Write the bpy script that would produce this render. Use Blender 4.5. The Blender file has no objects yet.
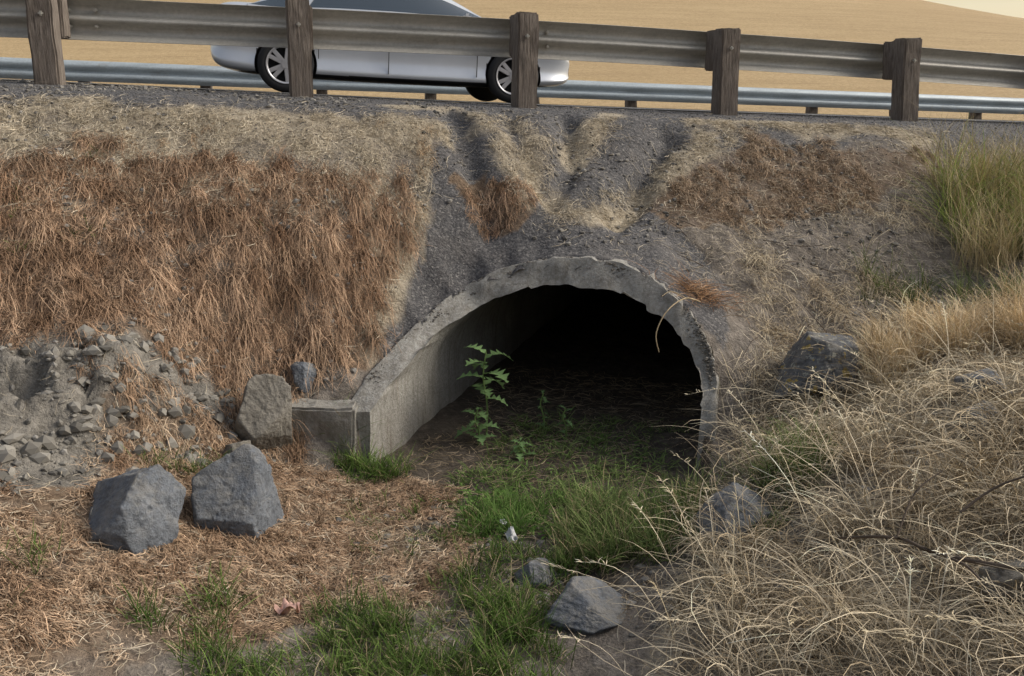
import bpy, bmesh, math, numpy as np
from mathutils import Vector
rng=np.random.default_rng(7)
COL=bpy.context.collection
# ---------------------------------------------------------------- noise / helpers
def _h(xi,yi,seed):
    M=np.uint64(0xffffffff)
    n=(xi.astype(np.int64)*374761393+yi.astype(np.int64)*668265263+seed*144665).astype(np.uint64)&M
    n=((n^(n>>np.uint64(13)))*np.uint64(1274126177))&M
    n=(n^(n>>np.uint64(16)))&M
    return n.astype(np.float64)/4294967295.0
def vn(x,y,seed=0):
    x=np.asarray(x,float);y=np.asarray(y,float)
    xi=np.floor(x);yi=np.floor(y);fx=x-xi;fy=y-yi
    fx=fx*fx*(3-2*fx);fy=fy*fy*(3-2*fy)
    a=_h(xi,yi,seed);b=_h(xi+1,yi,seed);c=_h(xi,yi+1,seed);d=_h(xi+1,yi+1,seed)
    return (a*(1-fx)+b*fx)*(1-fy)+(c*(1-fx)+d*fx)*fy-0.5
def fbm(x,y,o=4,seed=0):
    r=0;a=1
    for i in range(o):
        r=r+a*vn(np.asarray(x)*2**i+i*17.3,np.asarray(y)*2**i-i*9.1,seed+i);a*=.5
    return r
soft=lambda v,k:.5*(v+np.sqrt(v*v+k*k))
smax=lambda a,b,k:.5*(a+b+np.sqrt((a-b)**2+k*k))
def sstep(a,b,x):
    t=np.clip((x-a)/(b-a),0,1);return t*t*(3-2*t)
# road frame: s runs along the guard rail, n across the road (positive = away from ditch)
def sn(x,y):
    dx=x-.11;dy=y-8.0
    return dx*.9736+dy*.2284,-.2284*dx+.9736*dy
def SN(s,n): return .11+s*.9736-n*.2284,8.0+s*.2284+n*.9736
# culvert frame: v runs into the pipe, u across it
def uv(x,y):
    dx=x-.16;dy=y-5.08
    return dx*.944-dy*.33,dx*.33+dy*.944
def W(u,v): return .16+u*.944+v*.33,5.08-u*.33+v*.944
def sdist(s): return np.where(s<0,14*np.tanh(s/14),60*np.tanh(s/60))
def road_z(s,n):
    sc=sdist(s)
    return 2.13-.045*sc+.008*(np.sqrt(sc*sc+1)-1)-.06*np.clip(n-4,0,5)
RA=[-1,0,22,45,67,90,112,135,157,180,181]
RV=[.10,.32,.5,.65,.75,.77,.72,.6,.15,-.42,-.42]
SP=.42
def rimv(a): return np.interp(a,RA,RV)
def RO(c,k=1): return .9+(.17-.08*max(c,0))*k
def inpoly(x,y,poly):
    x=np.asarray(x);y=np.asarray(y);r=np.zeros(x.shape,bool);n=len(poly)
    for i in range(n):
        x1,y1=poly[i];x2,y2=poly[(i+1)%n]
        if y1==y2: continue
        c=((y1>y)!=(y2>y))&(x<(x2-x1)*(y-y1)/(y2-y1)+x1);r^=c
    return r
def dpoly(x,y,pts):
    d=np.full(np.asarray(x).shape,99.)
    for (x1,y1),(x2,y2) in zip(pts[:-1],pts[1:]):
        L2=(x2-x1)**2+(y2-y1)**2
        t=np.clip(((x-x1)*(x2-x1)+(y-y1)*(y2-y1))/L2,0,1)
        d=np.minimum(d,np.hypot(x-x1-t*(x2-x1),y-y1-t*(y2-y1)))
    return d
PA=[(-5.5,4.6),(-4.6,5.3),(-3.28,5.78),(-3.0,5.99),(-2.25,6.11),(-1.47,6.24),(-.85,6.35),(-.73,6.08),(-.83,5.7),(-1.01,5.41),(-1.34,5.2),(-1.56,5.14),(-1.92,5.03),(-2.37,4.9),(-2.72,4.62),(-4,4.2),(-5.5,3.6)]
PB=[(1.04,6.75),(1.5,7.17),(2.08,7.58),(2.93,7.62),(3.7,7.9),(3.5,7.34),(2.72,6.99),(1.84,6.61),(1.21,6.41)]
PC=[(-.45,6.54),(-.1,6.6),(.24,6.5),(.06,6.3),(-.35,6.3)]
PD=[(-2.0,4.35),(-1.9,4.65),(-1.47,4.95),(-1.22,4.75),(-.52,4.85),(-.2,4.25),(-.4,3.6),(-.88,3.45),(-1.2,3.1),(-1.7,2.6),(-2.3,2.8),(-2.3,3.75),(-1.95,4.0)]
PF=[(.45,2.9),(.72,3.6),(1.15,4.6),(1.3,5.2),(1.7,5.2),(2.1,5.2),(2.5,5.5),(3.3,5.2),(5,4.6),(5,1.5),(1.2,1.9)]
PR=[(-3.1,4.0),(-2.6,4.7),(-2.2,4.9),(-1.75,5.05),(-1.3,5.1),(-1.35,4.7),(-1.7,4.35),(-2.1,3.8),(-2.7,3.4)]
STREAK=[[(-.95,7.25),(-.4,7.4),(-.1,7.0),(.05,6.55)],[(.1,6.5),(.2,6.95),(-.05,7.3)],[(.85,7.7),(.72,7.35),(.62,7.1)],
        [(3.7,8.05),(2.9,7.95),(2.1,7.8),(1.5,7.3),(1.05,6.8),(.7,6.55),(.35,6.4)],[(2.0,7.8),(1.5,7.75)],[(-3.4,6.35),(-2.6,6.45),(-1.6,6.6),(-1.0,6.75),(-.5,6.9)],[(-.7,6.3),(-.75,5.9),(-.95,5.5)]]
def low(x,y):
    x0=.6+.5*sstep(4.1,4.9,y)
    return .02+.35*soft(1.5-y,.5)+1.5*(1-np.exp(-.43*soft(-.9-x,.3)/1.5))+1.4*(1-np.exp(-.6*soft(x-x0,.3)/1.4))
def base(x,y):
    s,n=sn(x,y)
    emb=road_z(s,n)-.04*np.clip(-n,0,1)-.72*soft(-.7-n,.2)
    near=smax(emb,low(x,y)-1.5*sstep(-.6,.6,n),.2)
    H=2.27+2+22/(1+np.exp(np.clip((x-55)/14.,-20,20)))
    f0=.9+(H-.9)*np.clip((y-20)/120,0,1)**1.3-.03*np.clip(y-140,0,400)
    farz=smax(emb-1.2*soft(n-9,.3),f0,.3)
    return np.where(n<8.6,near,farz)
anc=[]
for a in range(0,181,12):
    r=math.radians(a);u=(RO(math.cos(r))+.01)*math.cos(r);v=float(rimv(a))+.10*math.sin(r)
    X,Y=W(u,v);anc.append((X,Y,SP+.74*math.sin(r)-(.03 if a>20 else .12)))
for X in(-.98,-1.1,-1.25):
    anc.append((X,5.12,.43));anc.append((X,4.84,.10))
anc.append((-1.45,4.98,.42))
X,Y=W(1.03,-.05);anc.append((X,Y,.12))
X,Y=W(1.2,.1);anc.append((X,Y,.25))
anc=np.array(anc);ancd=anc[:,2]-base(anc[:,0],anc[:,1])
def height(x,y):
    x=np.asarray(x,float);y=np.asarray(y,float)
    z=base(x,y);u,v=uv(x,y);s,n=sn(x,y)
    num=0;den=0;dm=np.full(x.shape,9.)
    for (ax,ay,az),dd in zip(anc,ancd):
        d2=(x-ax)**2+(y-ay)**2
        w=1/(d2+.0004)**1.5
        num=num+w*dd;den=den+w;dm=np.minimum(dm,np.sqrt(d2))
    fall=np.exp(-(dm/.5)**2)
    z=z+num/den*fall
    amp=(1-sstep(-1.1,-.6,n)*.93)*(1-.8*fall)
    far=sstep(8,30,np.abs(x)+np.abs(y-4))
    z=z+amp*(1-far*.5)*(.10*fbm(x*1.3,y*1.3,3,3)+(.06-.035*sstep(-2.2,-1.6,n))*fbm(x*6,y*6,4,9))
    # eroded bank: crumbling ledges
    rk=sstep(.45,-.05,dpoly(x,y,[(-3,4.0),(-2.3,4.45),(-1.75,4.85)]))*(1-fall)
    rid=1-2*np.abs(fbm(x*3.2+y*2,y*4-x,5,31));z=z+rk*(.20*rid-.02)+rk*.05*fbm(x*18,y*18,3,5)
    st_=(z+.06*fbm(x*5,y*5,4,77))/.085;fr=st_-np.floor(st_);z=z+rk*.085*.85*(sstep(.3,.7,fr)-fr)
    # gullies eroded into the fill above the pipe
    for st,dp in (([(.45,7.5),(.42,6.9),(.3,6.5)],.12),([(-.5,7.3),(-.35,6.85),(-.15,6.3)],.10),([(1.25,7.4),(.95,6.8),(.75,6.4)],.12),([(-.05,7.45),(.0,7.1),(.2,6.6)],.06)):
        z=z-dp*np.exp(-(dpoly(x+.08*fbm(x*5,y*5,3,20),y,st)/.10)**2)*sstep(-.25,-.7,n)
    a=np.degrees(np.arccos(np.clip(u/1.0,-1,1)));Rw=np.where(u>0,1.0,1.07);uo=np.clip(np.abs(u)/Rw,0,1)
    vr=rimv(a)+.05
    ao=np.arccos(np.clip(u/Rw,-1,1));vo=rimv(np.degrees(ao))+.10*np.sin(ao)
    cover=(np.abs(u)<Rw)&(v>vo+.03)&(v<9)
    z=np.where(cover,np.maximum(z,SP+.76*np.sqrt(1-uo**2)+.012*fbm(x*14,y*14,3,4)),z)
    lo=low(x,y)+.02*fbm(x*5,y*5,3,12)
    hw=np.where(u>0,.94,.98)+.7*np.clip(-.42-v,0,9)
    m=np.where(v>-.42,(np.abs(u)<hw)*1.0,1-sstep(hw-.15,hw+.35,np.abs(u)))
    m=np.where(v<vr,m,0)
    z=z*(1-m)+lo*m
    z=z-.03*((n>1.05)&(n<7.35))
    return z
def rawmesh(name,co,quads,mats=(),smooth=True,col=None,tri=False):
    me=bpy.data.meshes.new(name);k=3 if tri else 4
    co=np.ascontiguousarray(co,dtype=np.float32).reshape(-1,3);quads=np.ascontiguousarray(quads,dtype=np.int32).reshape(-1,k)
    me.vertices.add(len(co));me.vertices.foreach_set('co',co.ravel())
    me.loops.add(quads.size);me.loops.foreach_set('vertex_index',quads.ravel())
    me.polygons.add(len(quads));me.polygons.foreach_set('loop_start',np.arange(0,quads.size,k,dtype=np.int32))
    try: me.polygons.foreach_set('loop_total',np.full(len(quads),k,dtype=np.int32))
    except Exception: pass
    me.update(calc_edges=True)
    me.polygons.foreach_set('use_smooth',np.full(len(quads),smooth))
    if col is not None:
        at=me.color_attributes.new('Col','FLOAT_COLOR','POINT')
        c=np.ones((len(co),4),np.float32);c[:,:3]=col.reshape(-1,3);at.data.foreach_set('color',c.ravel())
    for m in mats: me.materials.append(m)
    ob=bpy.data.objects.new(name,me);COL.objects.link(ob);return ob
# ---------------------------------------------------------------- materials
def newmat(name):
    m=bpy.data.materials.new(name);m.use_nodes=True;nt=m.node_tree
    b=nt.nodes['Principled BSDF'];b.inputs['Roughness'].default_value=.9
    b.inputs['Specular IOR Level'].default_value=.3
    return m,nt,b
class NT:
    def __init__(s,nt): s.nt=nt
    def n(s,t,**k):
        x=s.nt.nodes.new(t)
        for a,v in k.items(): setattr(x,a,v)
        return x
    def l(s,a,b): s.nt.links.new(a,b)
    def obj(s): 
        if not hasattr(s,'_o'): s._o=s.n('ShaderNodeTexCoord')
        return s._o.outputs['Object']
    def noise(s,sc,det=5,rough=.6,vec=None,scale3=None):
        x=s.n('ShaderNodeTexNoise');x.inputs['Scale'].default_value=sc;x.inputs['Detail'].default_value=det;x.inputs['Roughness'].default_value=rough
        v=vec or s.obj()
        if scale3:
            mp=s.n('ShaderNodeMapping');mp.inputs['Scale'].default_value=scale3;s.l(v,mp.inputs['Vector']);v=mp.outputs[0]
        s.l(v,x.inputs['Vector']);return x.outputs['Fac']
    def ramp(s,f,stops):
        r=s.n('ShaderNodeValToRGB');e=r.color_ramp.elements
        while len(e)<len(stops): e.new(.5)
        for i,(p,c) in enumerate(stops):
            e[i].position=p;e[i].color=(*c,1) if len(c)==3 else c
        s.l(f,r.inputs[0]);return r.outputs['Color']
    def mix(s,f,a,b,bt='MIX'):
        m=s.n('ShaderNodeMix',data_type='RGBA',blend_type=bt)
        for v,i in((f,0),(a,6),(b,7)):
            if isinstance(v,bpy.types.NodeSocket): s.l(v,m.inputs[i])
            elif i==0: m.inputs[0].default_value=v
            else: m.inputs[i].default_value=(*v,1)
        return m.outputs[2]
    def math(s,op,a,b=0.,clamp=False):
        m=s.n('ShaderNodeMath',operation=op,use_clamp=clamp)
        for v,i in((a,0),(b,1)):
            if isinstance(v,bpy.types.NodeSocket): s.l(v,m.inputs[i])
            else: m.inputs[i].default_value=v
        return m.outputs[0]
    def attr(s,name,fac=True):
        a=s.n('ShaderNodeAttribute',attribute_name=name);return a.outputs['Fac'] if fac else a.outputs['Color']
    def bump(s,h,st,dist,b,prev=None):
        x=s.n('ShaderNodeBump');x.inputs['Strength'].default_value=st;x.inputs['Distance'].default_value=dist
        s.l(h,x.inputs['Height'])
        if prev: s.l(prev,x.inputs['Normal'])
        s.l(x.outputs[0],b.inputs['Normal']);return x.outputs[0]
g3=lambda v:(v,v,v)
def mat_ground():
    m,nt,b=newmat('ground_mat');N=NT(nt)
    mid=N.noise(9,5,.7);fine=N.noise(60,3,.7)
    dirt=N.ramp(mid,[(.3,(.14,.118,.098)),(.5,(.23,.20,.168)),(.7,(.35,.31,.262))])
    dirt=N.mix(N.ramp(fine,[(.35,g3(0)),(.65,g3(1))]),N.mix(1.,dirt,g3(.62),'MULTIPLY'),dirt)
    vo=N.n('ShaderNodeTexVoronoi');vo.inputs['Scale'].default_value=85;N.l(N.obj(),vo.inputs['Vector'])
    sep=N.n('ShaderNodeSeparateColor');N.l(vo.outputs['Color'],sep.inputs[0])
    grav=N.ramp(sep.outputs[0],[(.0,(.065,.065,.069)),(.5,(.105,.104,.107)),(.9,(.16,.155,.152)),(1,(.26,.25,.235))])
    grav=N.mix(N.ramp(N.noise(3,5,.6),[(.5,g3(0)),(.85,g3(.5))]),grav,(.19,.17,.15))
    straw=N.ramp(N.noise(40,4,.8),[(.3,(.26,.215,.155)),(.5,(.42,.36,.265)),(.7,(.58,.51,.39))])
    rock=N.ramp(N.noise(6,8,.85),[(.36,(.05,.045,.04)),(.45,(.15,.138,.118)),(.58,(.25,.232,.2)),(.75,(.38,.355,.31))])
    brown=N.ramp(N.noise(25,4,.8),[(.3,(.09,.06,.04)),(.55,(.19,.135,.09)),(.75,(.33,.245,.165))])
    wet=N.ramp(N.noise(14,4,.7),[(.3,(.035,.029,.023)),(.55,(.085,.07,.054)),(.8,(.17,.142,.113))])
    fieldn=N.noise(.45,8,.85,scale3=(.3,2.0,1));f2=N.noise(9,5,.9,scale3=(.6,1.6,1));f3=N.noise(.035,3,.6)
    field=N.ramp(fieldn,[(.36,(.30,.20,.095)),(.5,(.48,.345,.175)),(.64,(.62,.46,.26))])
    field=N.mix(.55,field,N.ramp(f2,[(.36,(.16,.105,.05)),(.48,(.46,.33,.165)),(.62,(.78,.61,.38))]))
    field=N.mix(N.ramp(f3,[(.35,g3(0)),(.7,g3(.4))]),field,(.38,.26,.13))
    c=dirt
    c=N.mix(N.attr('m_gravel'),c,grav);c=N.mix(N.attr('m_rock'),c,rock);c=N.mix(N.attr('m_brown'),c,brown)
    c=N.mix(N.attr('m_straw'),c,straw);c=N.mix(N.attr('m_wet'),c,wet);c=N.mix(N.attr('m_field'),c,field)
    N.l(c,b.inputs['Base Color'])
    p=N.bump(mid,.8,.045,b);N.bump(fine,.8,.010,b,p)
    return m
def mat_concrete():
    m,nt,b=newmat('concrete_mat');N=NT(nt)
    a=N.noise(3,8,.7);f=N.noise(45,5,.75)
    c=N.ramp(a,[(.3,(.19,.18,.16)),(.5,(.35,.335,.30)),(.72,(.47,.455,.41))])
    c=N.mix(.5,c,N.ramp(f,[(.3,g3(.13)),(.5,(.33,.32,.285)),(.7,g3(.5))]))
    st=N.noise(6,6,.7,scale3=(3,3,.5));c=N.mix(N.ramp(st,[(.48,g3(0)),(.68,g3(.6))]),c,(.14,.12,.092))
    sp=N.n('ShaderNodeSeparateXYZ');N.l(N.obj(),sp.inputs[0])
    z=N.math('ADD',sp.outputs[2],N.math('MULTIPLY',N.noise(5,4),.4))
    k=N.n('ShaderNodeMapRange');N.l(z,k.inputs[0]);k.inputs[1].default_value=.15;k.inputs[2].default_value=.6;k.inputs[3].default_value=.5;k.inputs[4].default_value=0
    c=N.mix(k.outputs[0],c,(.13,.11,.085))
    N.l(c,b.inputs['Base Color']);p=N.bump(a,.4,.03,b);N.bump(f,.9,.014,b,p);return m
def mat_rock(name,tint,lichen=.0):
    m,nt,b=newmat(name);N=NT(nt)
    a=N.noise(6,8,.7);f=N.noise(45,5,.7)
    t=np.array(tint)
    c=N.ramp(a,[(.34,tuple(t*.6)),(.5,tuple(t)),(.66,tuple(t*1.6))])
    c=N.mix(.4,c,N.ramp(f,[(.3,tuple(t*.5)),(.55,tuple(t*1.1)),(.72,tuple(t*2.))]))
    geo=N.n('ShaderNodeNewGeometry');sp=N.n('ShaderNodeSeparateXYZ');N.l(geo.outputs['Normal'],sp.inputs[0])
    up=N.math('MULTIPLY',N.math('MAXIMUM',sp.outputs[2],0.),N.ramp(N.noise(8,7,.75),[(.42,g3(0)),(.56,g3(1))]))
    c=N.mix(N.math('MULTIPLY',up,.75),c,(.28,.26,.22))
    if lichen:
        l=N.ramp(N.noise(22,5,.6),[(.58,g3(0)),(.62,g3(lichen))]);c=N.mix(l,c,(.42,.42,.36))
        l=N.ramp(N.noise(13,5,.6,scale3=(1.3,1,1)),[(.61,g3(0)),(.64,g3(lichen))]);c=N.mix(l,c,(.45,.33,.10))
    N.l(c,b.inputs['Base Color']);b.inputs['Roughness'].default_value=.7
    p=N.bump(a,.7,.05,b);N.bump(f,.8,.012,b,p);return m
def mat_blade(name,trans=.0):
    m=bpy.data.materials.new(name);m.use_nodes=True;nt=m.node_tree;N=NT(nt);nt.nodes.remove(nt.nodes['Principled BSDF'])
    c=N.attr('Col',False);df=N.n('ShaderNodeBsdfDiffuse');N.l(c,df.inputs[0]);out=df.outputs[0]
    if trans:
        tr=N.n('ShaderNodeBsdfTranslucent');N.l(c,tr.inputs[0]);mx=N.n('ShaderNodeMixShader');mx.inputs[0].default_value=trans
        N.l(out,mx.inputs[1]);N.l(tr.outputs[0],mx.inputs[2]);out=mx.outputs[0]
    N.l(out,nt.nodes['Material Output'].inputs[0]);return m
def mat_wood():
    m,nt,b=newmat('weathered_wood');N=NT(nt)
    g=N.noise(14,7,.75,scale3=(5,5,.45));a=N.noise(2.5,5,.6)
    c=N.ramp(g,[(.3,(.05,.041,.035)),(.46,(.16,.135,.113)),(.6,(.27,.232,.198)),(.75,(.40,.355,.31))])
    c=N.mix(N.ramp(a,[(.4,g3(0)),(.7,g3(.6))]),c,(.18,.148,.122))
    N.l(c,b.inputs['Base Color']);N.bump(g,.9,.012,b);return m
def mat_steel(name,tint,rough=.5,metal=.55):
    m,nt,b=newmat(name);N=NT(nt);t=np.array(tint)
    a=N.noise(2.2,7,.7,scale3=(.6,.6,5));f=N.noise(30,5,.7)
    c=N.ramp(a,[(.3,tuple(t*.62)),(.5,tuple(t)),(.72,tuple(t*1.25))]);c=N.mix(.25,c,N.ramp(f,[(.35,tuple(t*.6)),(.65,tuple(t*1.3))]))
    rs=N.ramp(N.noise(3.5,6,.7),[(.6,g3(0)),(.75,g3(.45))]);c=N.mix(rs,c,(.20,.13,.08))
    N.l(c,b.inputs['Base Color']);b.inputs['Metallic'].default_value=metal;b.inputs['Roughness'].default_value=rough;N.bump(a,.15,.01,b);return m
def mat_plain(name,c,rough=.5,metal=0,coat=0,var=.1,spec=.5):
    m,nt,b=newmat(name);N=NT(nt);t=np.array(c)
    N.l(N.ramp(N.noise(6,5,.7),[(.3,tuple(t*(1-var))),(.7,tuple(np.minimum(t*(1+var),1)))]),b.inputs['Base Color'])
    b.inputs['Roughness'].default_value=rough;b.inputs['Metallic'].default_value=metal
    b.inputs['Coat Weight'].default_value=coat;b.inputs['Coat Roughness'].default_value=.05;b.inputs['Specular IOR Level'].default_value=spec
    return m
M_ground=mat_ground();M_conc=mat_concrete();M_wood=mat_wood()
M_rail=mat_steel('galvanised_rail',(.46,.445,.40),.5,.35);M_rail2=mat_steel('galvanised_rail_clean',(.44,.50,.53),.5,.2)
# ---------------------------------------------------------------- ground sheet
def ground():
    xs=np.concatenate([-5.5-np.geomspace(600,.15,44),np.arange(-5.5,-3.2,.05),np.arange(-3.2,1.9,.027),np.arange(1.9,6.5,.05),6.5+np.geomspace(.15,600,60)])
    ys=np.concatenate([-np.geomspace(200,.15,16),np.arange(0,3.4,.05),np.arange(3.4,6.6,.027),np.arange(6.6,9.0,.04),9.0+np.geomspace(.12,900,100)])
    X,Y=np.meshgrid(xs,ys);Z=height(X,Y);nx,ny=len(xs),len(ys)
    co=np.stack([X,Y,Z],-1).reshape(-1,3)
    I,J=np.meshgrid(np.arange(nx-1),np.arange(ny-1))
    q=np.stack([J*nx+I,J*nx+I+1,(J+1)*nx+I+1,(J+1)*nx+I],-1).reshape(-1,4)
    zz=co[:,2][q];r=zz.max(1)-zz.min(1);c=co[q].mean(1);u,v=uv(c[:,0],c[:,1])
    q=q[~((r>.22)&(np.abs(u)<np.where(v>.1,.99,.93))&(v>-.40)&(v<1.4))]
    ob=rawmesh('ground',co,q,[M_ground])
    x,y=co[:,0],co[:,1];s,n=sn(x,y);u,v=uv(x,y);w=.12
    px=x+w*fbm(x*3,y*3,3,50)*2;py=y+w*fbm(x*3,y*3,3,60)*2
    nz=fbm(x*4,y*4,4,70)
    _,n2=sn(px,py)
    grav=sstep(-1.0,-.75,n2)*(n<9)
    ch=inpoly(px,py,[(-.9,7.4),(3.6,8.1),(1.9,7.3),(1.2,6.5),(1.5,5.9),(1.3,5.4),(-.85,5.4),(-.75,6.2),(-.5,6.9)])
    grav=np.maximum(grav,ch*.92)
    straw=np.zeros_like(x)
    for st in STREAK: straw=np.maximum(straw,sstep(.14,.03,dpoly(px,py,st)+nz*.16)*.9)
    left=(x<-.6)&(n2<-.85)&(n2>-1.75);straw=np.maximum(straw,left*np.clip(.5+nz*1.4,0,.9))
    straw=np.maximum(straw,inpoly(px,py,PF)*np.clip(.45+nz,0,.8))
    br=np.maximum.reduce([inpoly(px,py,P)*1. for P in(PA,PB,PC,PD)])*np.clip(.8+nz,0,1)
    rk=inpoly(px,py,PR)*1.
    wet=((np.abs(u)<1.0)&(v>-.5)&(v<1.2)&(co[:,2]<.3))*1.
    wet=np.maximum(wet,inpoly(px,py,[(-.8,4.9),(.9,4.9),(.8,4.2),(.3,3.6),(-.3,3.6),(-.5,4.2)])*np.clip(.5+nz*1.5,0,1))
    fld=sstep(9.2,10,n)
    straw=np.clip(straw,0,1)*(n<9.5)
    for k,a in dict(m_gravel=grav,m_straw=straw,m_brown=br,m_rock=rk,m_wet=wet,m_field=fld).items():
        at=ob.data.attributes.new(k,'FLOAT','POINT');at.data.foreach_set('value',np.clip(a,0,1).astype(np.float32))
    return ob
ground()
# fast height lookup
GX=np.arange(-6.5,7.6,.03);GY=np.arange(-.6,9.4,.03);_X,_Y=np.meshgrid(GX,GY);HG=height(_X,_Y)
def hz(x,y):
    fx=np.clip((x-GX[0])/.03,0,len(GX)-1.01);fy=np.clip((y-GY[0])/.03,0,len(GY)-1.01)
    i=fx.astype(int);j=fy.astype(int);a=fx-i;b=fy-j
    return (HG[j,i]*(1-a)+HG[j,i+1]*a)*(1-b)+(HG[j+1,i]*(1-a)+HG[j+1,i+1]*a)*b
def hz1(x,y): return float(hz(np.array([x]),np.array([y]))[0])
def downhill(x,y):
    e=.12;gx=hz(x+e,y)-hz(x-e,y);gy=hz(x,y+e)-hz(x,y-e)
    return np.arctan2(-gy,-gx)
def mouth(x,y):
    u,v=uv(x,y);return (np.abs(u)<1.12)&(v>-.42)&(v<1.0)
# soil floor running into the pipe
us=np.linspace(-.95,.93,40);vs=np.linspace(-.2,9.,150);U,V=np.meshgrid(us,vs);X,Y=W(U,V)
Z=.045+.03*fbm(X*5,Y*5,4,12)+.06*np.abs(U)**3-.03*(V<.3)*(.3-V)*3
nx=len(us)
I,J=np.meshgrid(np.arange(nx-1),np.arange(len(vs)-1));q=np.stack([J*nx+I,J*nx+I+1,(J+1)*nx+I+1,(J+1)*nx+I],-1).reshape(-1,4)
m,nt,b=newmat('damp_soil');N=NT(nt);a=N.noise(14,6,.75);N.l(N.ramp(a,[(.3,(.035,.029,.023)),(.55,(.085,.07,.054)),(.8,(.18,.15,.12))]),b.inputs['Base Color']);N.bump(a,.9,.03,b)
rawmesh('culvert_floor_soil',np.stack([X,Y,Z],-1),q,[m])
# ---------------------------------------------------------------- culvert
def culvert():
    prof=[(180,-.3,1),(180,.0,1),(180,.15,1),(180,.3,1)]+[(a,0,0) for a in np.arange(180,-.1,-2)]+[(0,.3,1),(0,.15,1),(0,0,1),(0,-.3,1)]
    rows=[]
    for f in(1,.6,.35,.2,.12,.06,.03,.012,0): rows.append((f,0))
    for k in(.04,.2,.4,.6,.8,.96,1): rows.append((0,k))
    for f in(.012,.03,.08,.15,.3): rows.append((f,1))
    co=[]
    for f,k in rows:
        for j,(a,h,st) in enumerate(prof):
            r=math.radians(a);vb=float(rimv(a)) if not st else (-.42 if a>90 else .10+.2*max(0,h)/.42)
            vv=vb+.10*math.sin(r)*k
            vv=vv+(9-vv)*f
            X,Y=W(RO(math.cos(r),k)*math.cos(r),vv);z=h if st else SP+(1.0+.17*k-SP)*math.sin(r)
            if f<.02:
                n1=.022*float(fbm(j*.45,k*4+3,4,5));n2=.05*float(fbm(j*.16+9,k,3,8))
                e=.05*max(0,float(fbm(j*.33,k*3,3,44)))*(1 if k in(0,1) else .3)
                z+=n1-(e if k>.5 else -e);Y+=n2;X+=n1
            co.append((X,Y,z))
    n=len(prof);q=[(i*n+j,i*n+j+1,(i+1)*n+j+1,(i+1)*n+j) for i in range(len(rows)-1) for j in range(n-1)]
    ob=rawmesh('concrete_culvert',co,q,[M_conc])
    try: ob.data.set_sharp_from_angle(angle=math.radians(50))
    except Exception: pass
    return ob
CUL=culvert()
def box(name,loc,dim,mat,rotz=0,bev=.008,parent=None,rough=0,seed=0):
    bm=bmesh.new();bmesh.ops.create_cube(bm,size=1)
    for v in bm.verts: v.co=Vector((v.co.x*dim[0],v.co.y*dim[1],v.co.z*dim[2]))
    if bev: bmesh.ops.bevel(bm,geom=list(bm.edges),offset=bev,segments=2,affect='EDGES')
    if rough:
        bmesh.ops.subdivide_edges(bm,edges=[e for e in bm.edges if e.calc_length()>.06],cuts=8,use_grid_fill=True)
        for v in bm.verts:
            v.co+=Vector((float(fbm(v.co.y*9+seed,v.co.z*9,3,1)),float(fbm(v.co.x*9+seed,v.co.z*9,3,2)),float(fbm(v.co.x*9,v.co.y*9+seed,3,3))))*rough
    me=bpy.data.meshes.new(name);bm.to_mesh(me);bm.free();me.materials.append(mat)
    ob=bpy.data.objects.new(name,me);COL.objects.link(ob);ob.location=loc;ob.rotation_euler=(0,0,rotz)
    if parent: ob.parent=parent
    return ob
blk=box('headwall_block',(-1.13,5.06,.16),(.44,.17,.58),M_conc,rotz=-.08,bev=.015,rough=.025);blk.parent=CUL
cap=box('added_pipe_plug',(*W(0,9.1),.5),(2.6,.3,1.8),m,rotz=-.336,parent=CUL)  # unseen plug added at the pipe's far end to keep the inside dark
# ---------------------------------------------------------------- road
def strip(name,n0,n1,dz,mat,s0=-70,s1=70,nn=10):
    S=np.linspace(s0,s1,300);Nn=np.linspace(n0,n1,nn);A,B=np.meshgrid(S,Nn);X,Y=SN(A,B);Z=road_z(A,B)+dz
    I,J=np.meshgrid(np.arange(299),np.arange(nn-1));q=np.stack([J*300+I,J*300+I+1,(J+1)*300+I+1,(J+1)*300+I],-1).reshape(-1,4)
    return rawmesh(name,np.stack([X,Y,Z],-1),q,[mat])
ma,nt,b=newmat('asphalt');N=NT(nt);a=N.noise(60,5,.8);N.l(N.mix(.5,N.ramp(a,[(.3,g3(.035)),(.7,g3(.09))]),N.ramp(N.noise(1,5),[(.3,g3(.05)),(.7,g3(.075))])),b.inputs['Base Color']);N.bump(a,.5,.004,b)
rd=strip('road',1.0,7.4,.008,ma)
MW=mat_plain('white_paint',(.7,.7,.68),.7,var=.15);MY=mat_plain('yellow_paint',(.65,.42,.05),.7)
for n0,n1,mt,nm in((1.35,1.47,MW,'edge_line'),(6.95,7.07,MW,'edge_line_far'),(4.08,4.19,MY,'centre_line'),(4.3,4.41,MY,'centre_line_b')):
    o=strip(nm,n0,n1,.013,mt,nn=2);o.parent=rd
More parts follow.
